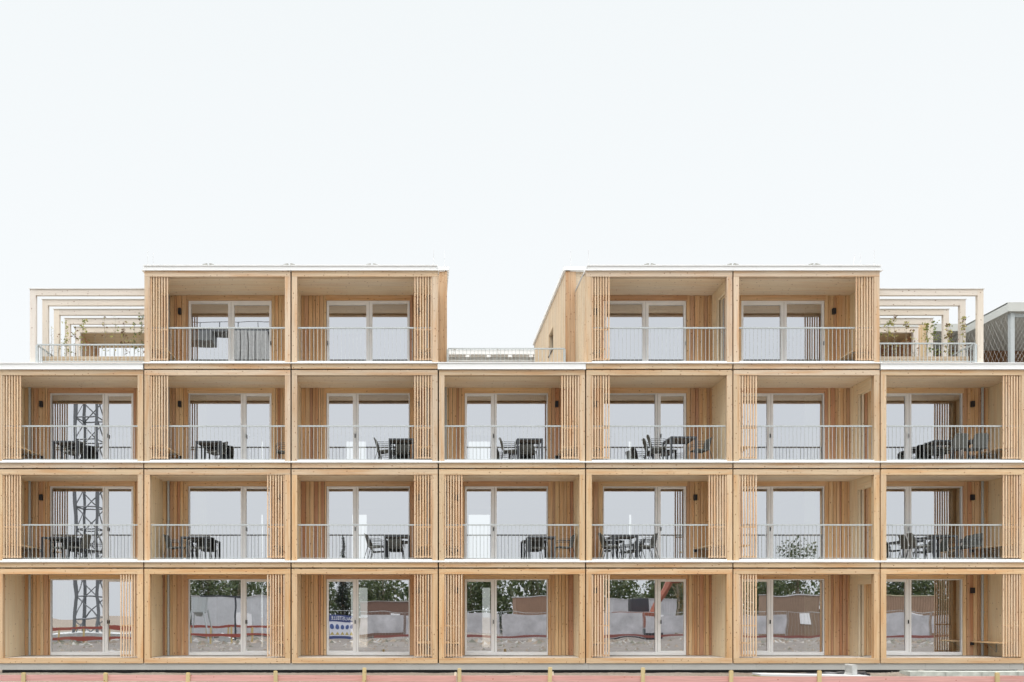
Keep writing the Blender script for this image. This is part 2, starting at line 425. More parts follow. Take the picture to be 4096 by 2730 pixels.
        hd = MB(); hd.box(hx, hx + .022, ya - .05, ya - .012, fl + 1.0, fl + 1.12, mi=0); hd.build("door_handle", BLACK, win)
        # cladding beside and above the window
        cb = MB()
        def boards(a, b):
            x = a; pc = None
            while x < b - .02:
                w = min(R.choice((.07, .09, .11, .13, .15)), b - x)
                if b - (x + w) < .04: w = b - x
                dy = R.choice((0, .01, .022))
                pc = R.choice([q for q in CLADC if q is not pc])
                cb.box(x + .006, x + w - .006, DEP - .02 - dy, DEP + .02, fl + .004, ceil - .003, jit(pc, .07, .03), axis=2)
                x += w
        boards(xl + g + wt + .002, X0 - .004); boards(X1 + .004, xr - g - wt - .002)
        cb.box(X0 - .03, X1 + .03, DEP - .045, DEP + .02, z1 + .004, ceil - .003, jit(R.choice(CLADC[:4]), .04))
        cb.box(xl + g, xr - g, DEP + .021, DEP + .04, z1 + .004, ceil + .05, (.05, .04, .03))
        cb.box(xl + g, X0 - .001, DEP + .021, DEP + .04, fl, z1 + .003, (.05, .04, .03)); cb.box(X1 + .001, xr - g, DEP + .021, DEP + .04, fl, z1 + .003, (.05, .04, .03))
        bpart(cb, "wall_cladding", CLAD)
        # slat screen
        side = SLAT[r][bay]; s = 1 if side == 'L' else -1
        xs = xl + g + pw if side == 'L' else xr - g - pw
        sm = MB(); zb = fl + .035; zt = ubb - .003; yo = .02
        off = .012 if not (r == 0 and bay == 1) else .0
        for k in range(7):
            a = xs + s * (off + k * .0805); sm.box(a, a + s * .037, yo, yo + .032, zb, zt, jit(SLATC, .06), axis=2)
        for zz in (fl + .06, fl + .94): sm.box(xs + s * .008, xs + s * .53, yo + .033, yo + .06, zz, zz + .04, jit(BEAMC[r]), axis=0)
        bpart(sm, "slat_screen", WOOD)
        # railing
        if r:
            rm = MB(); a, b = xl + g + pw + .002, xr - g - pw - .002; yr = .105
            rm.box(a, b, yr, yr + .02, fl + .03, fl + .045); n = int(round((b - a) / .1185))
            for i in range(n + 1):
                x = a + .006 + (b - a - .012) * i / n
                rm.box(x - .005, x + .005, yr + .004, yr + .016, fl + .045, fl + 1.005)
            for x in (a + (b - a) * .25, a + (b - a) * .75): rm.box(x - .025, x + .025, yr, yr + .04, fl, fl + .03)
            ro = bpart(rm, "railing", ZINC)
            hr = MB(); hr.box(a, b, yr - .012, yr + .032, fl + 1.005, fl + 1.045); hr.build("handrail", ZINC, ro)
        # bench, lamp, socket
        fixed = not (r == 0 and bay == 1)
        if fixed:
            w0 = xl + g + wt if side == 'L' else xr - g - wt
            bm = MB()
            for i in range(4):
                a = w0 + s * (.004 + i * .138); bm.box(a, a + s * .134, .2, DEP - .06, fl + .415, fl + .45, jit(CLADC[3], .05), axis=1)
            bo = bpart(bm, "wall_bench", CLAD)
            wx = w0 + s * .003
            for yy in (.45, 1.2):
                br = MB()
                br.box(wx, wx + s * .5, yy, yy + .04, fl + .395, fl + .412)
                br.box(wx, wx + s * .012, yy, yy + .04, fl + .12, fl + .395)
                br.tube([(wx + s * .01, yy + .02, fl + .14), (wx + s * .3, yy + .02, fl + .395)], .008)
                br.build("bracket", ZINC, bo)
            if not (bay == 6 and r < 3):
                lx = xl + .62 if side == 'L' else xr - .60
                lm = MB(); lm.box(lx - .047, lx + .047, DEP - .135, DEP - .036, fl + 1.96, fl + 2.14); bpart(lm, "wall_lamp", BLACK)
                om = MB(); om.box(lx - .045, lx + .045, DEP - .09, DEP - .036, fl + .33, fl + .42); bpart(om, "power_socket", BLACK)
        if bay in PIPE and not (bay == 7 and r == 3) and not (r == 3 and bay == 4):
            s2 = PIPE[bay]; pxx = xl + .265 if s2 == 'L' else xr - .30
            pm = MB(); pm.tube([(pxx, DEP - .1, fl + .004), (pxx, DEP - .1, ceil - .002)], .037, 12)
            for zz in (.35, 1.35): pm.tube([(pxx, DEP - .1, fl + zz), (pxx, DEP - .1, fl + zz + .03)], .043, 12)
            po = bpart(pm, "downpipe", ZINC, smooth=False)
            cm = MB(); cm.box(pxx, pxx + .06, DEP - .12, DEP - .09, fl + 1.35, fl + 1.38); cm.build("pipe_clamp", ZINC, po)
        # room behind
        im = MB(); y0_, y1_ = DEP + .1, 8.6
        im.box(xl + .0, xl + .05, y0_, y1_, fl, ceil + .02); im.box(xr - .05, xr, y0_, y1_, fl, ceil + .02)
        im.box(xl, xr, y0_, y1_, ceil + .021, ceil + .08)
        if (r, bay) in rear_open:
            a, b = rear_open[(r, bay)]
            im.box(xl + .05, xl + a, 8.55, 8.68, fl, ceil + .02); im.box(xl + b, xr - .05, 8.55, 8.68, fl, ceil + .02); im.box(xl + a, xl + b, 8.55, 8.68, fl + 2.38, ceil + .02)
        else: im.box(xl + .05, xr - .05, 8.55, 8.68, fl, ceil + .02)
        im.box(xl, xr, y0_, y1_, fl - .06, fl - .001, mi=1)
        bpart(im, "room_wall", [ROOM, ROOMF])

# joints, shims, plinth
jm = MB()
for k in range(8):
    zt = pz(1085) if k in (2, 5) else (pz(1477) - .0)
    if k in (1, 6, 3, 4): zt = pz(1480)
    jm.box(SEAM[k] - .019, SEAM[k] + .019, .13, .16, pz(2654), zt, (1, 1, 1))
for r in (1, 2, 3):
    zb_, zt_ = pz(ROWS[r - 1][4]), pz(ROWS[r][0])
    spans = [(SEAM[0] + .02, SEAM[7] - .02)] if r < 3 else [(SEAM[1] + .02, SEAM[3] - .02), (SEAM[4] + .02, SEAM[6] - .02)]
    for a, b in spans: jm.box(a, b, .12, 1.5, zb_ + .002, zt_ - .002)
bpart(jm, "shadow_joint", JOINT)
sh = MB()
for r in (1, 2, 3):
    zb_, zt_ = pz(ROWS[r - 1][4]), pz(ROWS[r][0])
    for bay in bays[r]:
        for i in range(6):
            x = SEAM[bay - 1] + .1 + i * .83; sh.box(x, x + .11, .03, .07, zb_ + .001, zt_ - .001)
bpart(sh, "bearing_shim", plain("rubber_shim", (.09, .08, .075), .8))
pm = MB(); x = SEAM[0] + .05
while x < SEAM[7] - .12:
    w = min(2.5, SEAM[7] - .1 - x); pm.box(x, x + w - .004, .03, .2, pz(2680.5), pz(2654) - .002); x += w
bpart(pm, "plinth", PLINTH)
pm = MB(); pm.box(SEAM[0] + .1, SEAM[7] - .2, .14, 1.6, -.4, pz(2680.5) - .001); bpart(pm, "foundation", plain("foundation_shade_black", (.03, .032, .036), .7))  # near-black colour paints in the shadow of the recess below the plinth
pm = MB(); pm.box(SEAM[0], SEAM[7], 1.7, 8.6, -.4, .08); bpart(pm, "foundation_slab", CONC)
# vertical module end walls
em = MB()
for X, s in ((SEAM[0] + .0, 1), (SEAM[7] - .0, -1)):
    y = 0.165
    while y < 8.6:
        em.box(X, X + s * .017, y, y + .146, pz(2654), pz(1482), jit(SIDEC, .08), axis=2); y += .15
bpart(em, "end_wall", CLAD)

# roof edges
def parapet(x0, x1, z0, z1, drip=.0, name="roof_flashing"):
    m = MB(); x = x0 + (.07 if drip else 0)
    xe = x1 - (.07 if drip else 0)
    step = 2.5
    while x < xe - .01:
        w = min(step, xe - x)
        if xe - x - w < .3: w = xe - x
        m.box(x, x + w - .003, -.03, .02, z0 + .022, z1 - .03); x += w
    m.box(x0, x1, -.045, .3, z0 + .003, z0 + .02)                       # drip edge
    m.box(x0 + (.05 if drip else -.01), x1 - (.05 if drip else -.01), -.055, .32, z1 - .028, z1)   # cap
    m.box(x0 + .02, x1 - .02, .021, .28, z0 + .021, z1 - .029)
    return bpart(m, name, FLASH)
parapet(SEAM[0] - .1, SEAM[1] - .01, pz(1480), pz(1453))
parapet(SEAM[3] - .02, SEAM[4] + .0, pz(1479.5), pz(1451))
parapet(SEAM[6] + .0, SEAM[7] - .04, pz(1480), pz(1453))
parapet(SEAM[1] - .05, SEAM[3] + .02, pz(1085), pz(1063), .1)
parapet(SEAM[4] - .02, SEAM[6] + .06, pz(1085), pz(1063), .1)
rm = MB()
for a, b in ((SEAM[0], SEAM[1]), (SEAM[3], SEAM[4]), (SEAM[6], SEAM[7])): rm.box(a + .02, b - .02, .3, 8.6, pz(1480) + .02, pz(1480) + .1)
for a, b in ((SEAM[1], SEAM[3]), (SEAM[4], SEAM[6])):
    rm.box(a, b, .3, DEP + .02, pz(1085) + .02, pz(1085) + .1)
bpart(rm, "roof_deck", plain("roof_gravel", (.4, .39, .37), .9, 0, 30, .3))
# taller volumes behind the top loggias
ZV = 12.31
for sgn, a, b in ((-1, SEAM[1] + .02, -1.87), (1, 1.87, SEAM[6] - .02)):
    m = MB(); inner = b if sgn < 0 else a
    # front boards beyond the loggia
    s0, s1 = (SEAM[3] - .02, b) if sgn < 0 else (a, SEAM[4] + .02)
    x = s0
    while x < s1 - .01:
        w = min(R.choice((.08, .1, .13, .16)), s1 - x)
        if s1 - x - w < .05: w = s1 - x
        m.box(x + .002, x + w - .002, DEP + R.choice((0, .01)), DEP + .04, 8.93, ZV, jit(srgb(196, 166, 134), .07), axis=2); x += w
    m.box(a, b, DEP + .045, DEP + .06, pz(1107) + .1, ZV - .01, jit(SIDEC))
    # inner side wall
    y = DEP + .06; wy = (4.03, 4.97); wz = (10.64, 11.40)
    while y < 8.6:
        w = R.choice((.09, .12, .15, .18))
        for lo, hi in (((8.93, wz[0]), (wz[1], ZV)) if wy[0] - .01 < y + w / 2 < wy[1] and sgn > 0 else ((8.93, ZV),)):
            m.box(inner, inner + sgn * (.05 + R.choice((0, .012))), y + .002, y + w - .002, lo, hi, jit(SIDEC, .06), axis=2)
        y += w
    # outer side wall and back
    outer = a if sgn < 0 else b
    y = DEP + .06
    while y < 8.55: m.box(outer, outer - sgn * .05, y, y + .146, 8.93, ZV, jit(SIDEC, .07), axis=2); y += .15
    m.box(a, b, 8.70, 8.74, 8.93, ZV, SIDEC, axis=2)
    bpart(m, "penthouse_wall", CLAD)
    if sgn > 0:
        w = MB(); w.box(inner + .02, inner + .2, wy[0], wy[0] + .03, wz[0], wz[1], SIDEC); w.box(inner + .02, inner + .2, wy[1] - .03, wy[1], wz[0], wz[1], SIDEC, axis=2)
        w.box(inner + .02, inner + .2, wy[0], wy[1], wz[1] - .03, wz[1] - .001, SIDEC)
        w.box(inner - .03, inner + .2, wy[0] - .02, wy[1] + .02, wz[0] - .03, wz[0] + .002, (.1, .1, .1))
        wo = bpart(w, "side_window", CLAD)
        w = MB(); w.box(inner + .12, inner + .13, wy[0] + .03, wy[1] - .03, wz[0], wz[1] - .03); w.build("pane", plain("dark_glass", (.05, .055, .06), .1), wo)
    f = MB(); z0, z1 = ZV + .003, ZV + .115
    f.box(a - .06, b + .06, DEP - .04, 8.8, z0, z1); f.box(a - .03, b + .03, DEP + .0, 8.76, ZV - .02, z0 - .001)
    bpart(f, "penthouse_roof_edge", FLASH)
# outer boarding of the top modules (side of bay 5, side of bay 3, outer sides)
for X, s in ((SEAM[4] + .018, -1), (SEAM[3] - .018, 1), (SEAM[1] + .018, -1), (SEAM[6] - .018, 1)):
    y = .165; m = MB()
    while y < DEP - .01:
        w = min(R.choice((.08, .11, .14)), DEP - y); m.box(X, X + s * R.choice((.014, .02)), y + .002, y + w - .002, pz(1446), pz(1085) - .01, jit(SIDEC, .06), axis=2); y += w
    bpart(m, "module_side_boarding", CLAD)
# small rooflight cowls, rods
for v in (838, 1160, 1488, 2592, 2921, 3245):
    m = MB(); X = px(v, 1.0); zb_ = pz(1063) - .05
    for k in range(12):
        a = (k - 5.5) * .03
        if abs(a) < .02: continue
        hgt = .345 + .055 * math.cos(a / .2 * 1.4)
        m.box(X + a, X + a + .02, .8, 1.2, zb_, zb_ + hgt + .065, (1, 1, 1))
    bpart(m, "roof_cowl", plain("cowl_grey", (.32, .32, .29), .7))
for v, y, t0, t1 in ((591, .3, 1062, 1004), (613, .6, 1062, 1012), (1735, .3, 1062, 1000), (1778, 1.9, 1070, 1003), (2283, 1.9, 1070, 1005), (2354, .3, 1062, 1000), (3441, .6, 1065, 1015), (3497, .3, 1065, 1000), (3410, .8, 1066, 1017)):
    m = MB(); X = px(v, y); m.tube([(X, y, pz(t0, y) - .1), (X + (.08 if v == 3410 else 0), y, pz(t1, y))], .007, 5); bpart(m, "lightning_rod", plain("aluminium_rod", (.66, .67, .68), .4, .2))
# middle terrace railing
def terrace_rail(x0, x1, y, zt, zb, posts=(), name="terrace_railing", side=None):
    m = MB(); n = int(round((x1 - x0) / .1185))
    m.box(x0, x1, y, y + .02, zb, zb + .02)
    for i in range(n + 1):
        x = x0 + (x1 - x0) * i / n; m.box(x - .007, x + .007, y + .002, y + .018, zb + .02, zt - .04)
    for x in posts: m.box(x - .035, x + .035, y - .01, y + .05, zb - .1, zt - .04)
    if side is not None:
        X, ys = side; k = int((ys - y) / .12)
        for i in range(1, k): m.box(X - .006, X + .006, y + i * .12 - .01, y + i * .12 + .01, zb + .02, zt - .04)
        m.box(X - .01, X + .01, y + .051, ys, zb, zb + .02)
        for i in range(1, 4): m.box(X - .02, X + .02, y + (ys - y) * i / 3 - .02, y + (ys - y) * i / 3 + .02, zb - .1, zt - .04)
    o = bpart(m, name, ZINC)
    h = MB(); h.box(x0, x1, y - .012, y + .032, zt - .038, zt)
    if side is not None: h.box(side[0] - .02, side[0] + .02, y + .033, side[1], zt - .038, zt)
    h.build("handrail", ZINC, o)
terrace_rail(-1.85, 1.83, 1.5, pz(1393, 1.5), 8.95, (1.82, -1.85))
terrace_rail(px(150, .2), SEAM[1], .2, pz(1377, .2), 9.0, (px(147, .2),), side=(px(147, .2), 3.5))
terrace_rail(SEAM[6], px(3900, .2), .2, pz(1372, .2), 9.0, (px(3903, .2),), side=(px(3903, .2), 3.5))

# gallery roof behind the middle terrace
m = MB(); y = 9.4
m.box(-3, 3, y, y + .1, pz(1418, y), pz(1405, y)); m.box(-3, 3, y + .1, y + 3, pz(1397, y) - .02, pz(1397, y))
gal = bpart(m, "gallery_beam", FLASH)
m = MB(); m.box(-3, 3, y + .35, y + .45, pz(1434, y), pz(1418, y) - .004); m.box(-3, 3, y - .1, y - .05, pz(1449, y), pz(1444, y)); m.build("gallery_fascia", CONC, gal)
m = MB(); m.box(-3, 3, y + .9, y + 1.0, pz(1470, y), pz(1434, y)); m.build("gallery_shade", plain("gallery_grey", (.25, .25, .22), .8), gal)
for k in range(7):
    m = MB(); X = -2.6 + k * .87; m.box(X, X + .16, y - .03, y - .004, pz(1430, y), pz(1421, y)); m.build("clip", FLASH, gal)
for v in (1816, 1990):
    m = MB(); X = px(v, y); m.tube([(X, y - .1, pz(1404, y)), (X, y - .1, pz(1399, y))], .045, 10); m.tube([(X, y - .06, pz(1417, y)), (X, y - .06, pz(1404, y))], .03, 8); m.build("roof_drain", FLASH, gal)
m = MB(); y = 9.6
for a, b in ((-2.7, -1.5), (-1.3, -.2), (0, 1.1), (1.3, 2.5)): m.box(a, b, y + .1, y + .2, pz(1405, y), pz(1398, y))
m.build("gallery_glazing", plain("gallery_glass", (.18, .19, .2), .2), gal)

# ------------------------------------------------------------------ pergolas on the side terraces
def pergola(s, outer_px, label):
    X = px(outer_px, .35); root = empty("pergola", (X, .35, 8.93)); tag(root, label, "pergola")
    xin = SEAM[1] - .03 if s < 0 else SEAM[6] + .03
    ox = root.location
    zt = pz(1157, .35) - ox.z
    for i in range(5):
        y = .81 * i; m = MB(); w = -s * .175; L_ = xin - ox.x
        m.box(0, w, y, y + .10, 0 if i else .0, zt, jit(PALEC, .03), axis=2)
        m.box(w, L_, y + .002, y + .098, zt - .185, zt - .002, jit(PALEC, .03))
        o = m.build("portal_frame", PALE, root)
        c = MB(); c.box(s * .03, L_, y - .025, y + .125, zt + .001, zt + .02); c.build("metal_cap", FLASH, o)
    # covered end bay
    m = MB(); y0, y1 = .81 * 4 + .101, .81 * 4 + 1.62
    for k in range(10):
        ya, yb = y0 + (y1 - y0) * k / 10, y0 + (y1 - y0) * (k + 1) / 10
        m.box(-s * .02, xin - ox.x, ya, yb - .004, zt - .19, zt - .12, jit(srgb(186, 165, 132), .05), axis=0)
    m.build("canopy_ceiling", CLT, root)
    m = MB(); y = y0
    while y < y1 - .01:
        w = min(R.choice((.09, .12, .15)), y1 - y); m.box(-s * .03, -s * .075, y + .002, y + w - .003, 0, zt - .192, jit(R.choice(CLADC), .07), axis=2); y += w
    if s < 0: m.box(-s * .08, -s * .2, y1 - .09, y1, 0, zt - .192, jit(CLADC[2]), axis=2)
    else:
        x = 0.03
        while x < .45: m.box(-(2.0 - x) + .0, -(2.0 - x) + .1, y1 + .2, y1 + .26, -.2, zt - .25, jit(CLADC[4], .1), axis=2); x += .11
        x = -1.6
        while x < -.1: m.box(x, x + .125, y1 + .0, y1 + .03, 0, zt - .194, jit(CLADC[2], .1), axis=2); x += .13
    m.build("end_boarding", CLAD, root)
    m = MB(); m.box(-s * .02, xin - ox.x, y0, y1, zt - .118, zt - .02); m.build("canopy_roof", FLASH, root)
pergola(-1, 119.5, "pale timber pergola of five nested frames on the left roof terrace")
pergola(1, 3934, "pale timber pergola of five nested frames on the right roof terrace")
# boarded stair head right of the covered bay
hd = empty("stair_head", (px(3680, 4.2), 4.2, 8.93)); tag(hd, "narrow upright boarded stair enclosure behind the right pergola frames", "stair enclosure")
m = MB(); wd = px(3716, 4.2) - px(3680, 4.2)
for k in range(4): m.box(k * wd / 4 + .003, (k + 1) * wd / 4 - .003, 0, .04, 0, pz(1297, 4.2) - 8.93, jit(srgb(202, 184, 154), .08), axis=2)
m.box(.01, wd - .01, .042, 1.2, 0, pz(1297, 4.2) - 8.94, SIDEC, axis=2)
m.build("board_wall", CLAD, hd)

# ------------------------------------------------------------------ planters and saplings
def planter(x0, x1, y, label):
    o = empty("planter", ((x0 + x1) / 2, y + .3, 8.93)); tag(o, label, "planter", "planters on the roof terraces")
    m = MB(); hx = (x1 - x0) / 2
    zs = [0, .13, .26, pz(1426, y) - 8.93]
    for a, b in zip(zs, zs[1:]):
        m.box(-hx, hx, -.3, -.26, a + .002, b - .004, jit(srgb(184, 166, 142), .05)); m.box(-hx, hx, .26, .3, a + .002, b - .004, jit(PALEC))
        m.box(-hx, -hx + .04, -.259, .259, a + .002, b - .004, jit(PALEC)); m.box(hx - .04, hx, -.259, .259, a + .002, b - .004, jit(PALEC))
    m.build("box", PALE, o)
    m = MB(); m.box(-hx + .041, hx - .041, -.258, .258, .02, zs[-1] - .03); m.build("soil", plain("potting_soil", (.06, .045, .03), .95, 0, 20, .3), o)
    return zs[-1] + 8.93 - .03
LEAF = attrmat("autumn_leaf", .6, .15, 9, True); BARK = plain("twig_bark", (.26, .22, .16), .9, 0, 30, .3)
zt = planter(px(168, .62), SEAM[1] - .06, .62, "long boarded timber planter behind the railing of the left roof terrace")
zt2 = planter(SEAM[6] + .06, px(3877, .62), .62, "long boarded timber planter behind the railing of the right roof terrace")
def sapling(x, y, z0, top, dens, tint, label, group):
    root = empty("sapling", (x, y, z0)); tag(root, label, "sapling", group)
    H = top - z0; m = MB(); lean = R.uniform(-.04, .04); pts = []
    for i in range(8): pts.append((lean * H * i / 7 + R.uniform(-.012, .012), R.uniform(-.01, .01), H * i / 7))
    m.tube(pts, .011, 5, r2=.003)
    lf = MB()
    nb = int(7 + H * 13)
    for k in range(nb):
        t = R.uniform(.12, 1.0); p = Vector(pts[min(7, int(t * 7))]); p.z = H * t
        a = R.uniform(0, 6.28); ln = R.uniform(.06, .2) * (1.15 - t * .6)
        q = p + Vector((math.cos(a) * ln, math.sin(a) * ln, R.uniform(.0, .12)))
        m.tube([p, q], .0025, 3)
        nl = int(R.uniform(1, 7) * dens * (.4 + t))
        for j in range(nl):
            c = p.lerp(q, R.uniform(.3, 1.1)) + Vector((R.uniform(-.04, .04), R.uniform(-.04, .04), R.uniform(-.04, .04)))
            u = Vector((R.uniform(-1, 1), R.uniform(-1, 1), R.uniform(-.6, .6))).normalized(); w = u.cross(Vector((R.uniform(-1, 1), R.uniform(-1, 1), R.uniform(-1, 1)))).normalized()
            l, wd_ = R.uniform(.03, .055), R.uniform(.017, .03)
            base = R.choice(tint)
            lf.quad([c - u * l, c + w * wd_, c + u * l, c - w * wd_], jit(base, .2, .1))
    m.build("stem", BARK, root); lf.build("leaves", LEAF, root)
G1, G2, G3, G4 = (.22, .26, .07), (.38, .36, .12), (.16, .09, .04), (.12, .18, .06)
left = [(208.5, 762, 1120, .15, (G2, G3)), (231, 880, 0, .2, (G3, G2)), (267, 712, 0, 1.0, (G1, G2)), (302, 800, 0, .6, (G2, G3)), (334, 690, 0, .7, (G1, G2)), (380, 850, 0, .12, (G3,)),
        (420, 640, 0, .35, (G2, G3)), (462, 660, 0, .3, (G2, G1)), (494, 700, 0, 1.0, (G2, G3, G3)), (539, 712, 0, 1.0, (G1, G2, G4)), (562, 592, 0, 1.1, (G4, G1, G3))]
ordn = ["first", "second", "third", "fourth", "fifth", "sixth", "seventh", "eighth", "ninth", "tenth", "eleventh"]
desc = {0: "nearly bare thin", 1: "sparse brown leaved", 2: "leafy yellow green"}
for i, (p, t, _, d_, ti) in enumerate(left):
    k = 0 if d_ < .25 else (1 if d_ < .65 else 2)
    sapling(px(p, 1.0), 1.0 + R.uniform(-.1, .1), zt, pz(1120 + t / 4.126, 1.0), d_, ti, "%s sapling, %s stem from the left in the left roof planter" % (desc[k], ordn[i]), "saplings in the roof planters")
right = [(3523, 600, .4, (G1, G2)), (3541, 655, .6, (G2, G1)), (3581, 590, .9, (G2, G3)), (3622, 650, .6, (G2, G3)), (3664, 760, .4, (G3, G2)), (3701, 670, 1.1, (G1, G2)), (3742, 655, 1.2, (G1, G1, G4)), (3793, 670, 1.0, (G2, G3)), (3808, 680, 1.1, (G1, G3)), (3852, 605, .9, (G3, G2))]
for i, (p, t, d_, ti) in enumerate(right):
    k = 0 if d_ < .25 else (1 if d_ < .65 else 2)
    sapling(px(p, 1.0), 1.0 + R.uniform(-.1, .1), zt2, pz(1120 + t / 3.82, 1.0), d_, ti, "%s sapling, %s stem from the left in the right roof planter" % (desc[k], ordn[i]), "saplings in the roof planters")

# ------------------------------------------------------------------ neighbouring gallery building on the right
nb = empty("gallery_building", (19, 7, -.3)); tag(nb, "grey metal roofed neighbour building with netted access galleries at the right edge", "building")
def npart(mb, name, m, parent=None):
    o = mb.build(name, m, parent or nb)
    if parent is None: o.location = (-19, -7, .3)
    return o
yf, yr_ = 6.0, 8.4
X1 = px(4035, yf); ZT = pz(1212, yf)
GREY = plain("grey_sheet", (.50, .52, .50), .5, .1, 2, .06)
def soffit():
    m, N, L, B = mat("corrugated_soffit"); t = N.new("ShaderNodeTexCoord")
    w = N.new("ShaderNodeTexWave"); w.bands_direction = 'X'; w.inputs["Scale"].default_value = 3.2; L.new(t.outputs["Object"], w.inputs["Vector"])
    L.new(mixc(N, L, w.outputs["Fac"], (.48, .49, .46), (.66, .67, .64)), B.inputs["Base Color"]); B.inputs["Roughness"].default_value = .5
    bp = N.new("ShaderNodeBump"); bp.inputs["Distance"].default_value = .03; L.new(w.outputs["Fac"], bp.inputs["Height"]); L.new(bp.outputs[0], B.inputs["Normal"])
    return m
m = MB(); fh = .33
m.box(X1 - .05, X1 + 12, yf - .05, yf, ZT - fh, ZT); m.box(X1 - .05, X1, yf, 16, ZT - fh, ZT); m.box(X1 - .05, X1 + 12, yf, 16, ZT - .04, ZT + .02)
m.box(X1 - 6.5, X1 - .051, 16.0, 16.05, ZT - fh, ZT); 
m.box(X1 - 6.5, X1 - .06, yr_ + .0, yr_ + .05, pz(1325, yr_), pz(1296, yr_)); m.box(X1 - 6.5, X1 - .06, yr_ + .05, 15.9, pz(1296, yr_) - .05, pz(1296, yr_))
npart(m, "roof_fascia", GREY)
m = MB(); m.box(X1, X1 + 12, yf, 15.9, ZT - .14, ZT - .05); m.box(X1 - 6.5, X1 - .06, yr_ + .06, 15.9, pz(1296, yr_) - .25, pz(1296, yr_) - .06); npart(m, "soffit", soffit())
m = MB(); pxx = px(4047, yf + .1)
for X, y in ((pxx, yf + .05), (X1 + .0, yr_ + 1.2), (pxx + 4, yf + .05), (px(3960, 12), 12)): m.box(X - .075, X + .075, y, y + .15, -.3, ZT - .34)
m.box(X1 + .1, X1 + 12, yf + .1, yf + .2, ZT - fh - .16, ZT - fh - .02)
npart(m, "steel_post", ZINC)
m = MB()
x = X1 - 6.4
while x < X1 + 12:
    m.box(x, x + .146, 11.0 + R.choice((0, .01)), 11.08, -.3, ZT - .15, jit(srgb(134, 104, 80), .12), axis=2); x += .15
y = yf + 2.2
npart(m, "timber_wall", CLAD)
m = MB(); x0 = px(4078, 9); m.box(x0, x0 + 3.2, 10.9, 10.96, 8.9, 11.35); npart(m, "door_frame", FRAME)
m = MB(); m.box(x0 + .12, x0 + 3, 10.87, 10.895, 8.9, 11.2); npart(m, "door_glass", plain("door_dark", (.05, .055, .06), .1))
m = MB()
for fl_ in (8.6, 5.6, 2.6): m.box(X1, X1 + 12, yf + .1, 11, fl_, fl_ + .25); m.box(X1 - 6.5, X1, yr_ + .1, 11, fl_, fl_ + .25)
npart(m, "gallery_floor", CONC)
m = MB(); m.box(X1 - 6.4, X1 - .1, 10.5, 10.55, 8.85, pz(1325, yr_) - .02); npart(m, "dark_glazing", plain("dark_glazing", (.06, .065, .07), .25))
m = MB(); zlo, zhi = 8.9, ZT - fh
hh = zhi - zlo
def net_side(X, y0, y1, n):
    for i in range(-n, n):
        for s in (1, -1):
            ya = y0 + (y1 - y0) * i / n; yb = ya + hh * .55 * 1
            if s < 0: p, q = (X, yb, zlo), (X, ya, zhi)
            else: p, q = (X, ya, zlo), (X, yb, zhi)
            P, Q = Vector(p), Vector(q); d_ = Q - P
            ts = [0, 1]
            t0 = (y0 - P.y) / d_.y; t1 = (y1 - P.y) / d_.y; ta, tb = max(0, min(t0, t1)), min(1, max(t0, t1))
            if ta < tb: m.tube([P + d_ * ta, P + d_ * tb], .0028, 3)
net_side(X1 + .02, yf + .1, 13.0, 30)
for i in range(-14, 60):
    for s in (1, -1):
        xa = pxx + .1 + i * .14; P = Vector((xa, yf + .08, zlo if s > 0 else zhi)); Q = Vector((xa + hh * .55, yf + .08, zhi if s > 0 else zlo)); d_ = Q - P
        ta = max(0, (pxx + .1 - P.x) / d_.x); tb = min(1, (pxx + 7 - P.x) / d_.x)
        if ta < tb: m.tube([P + d_ * ta, P + d_ * tb], .0028, 3)
npart(m, "safety_net", plain("net_wire", (.75, .77, .76), .5))
m = MB(); m.box(X1 + .3, X1 + 1.4, 10.9, 10.99, 10.0, 10.05); m.box(X1 + .9, X1 + 1.1, 10.8, 10.95, 11.2, 11.35); npart(m, "gallery_lamp", BLACK)

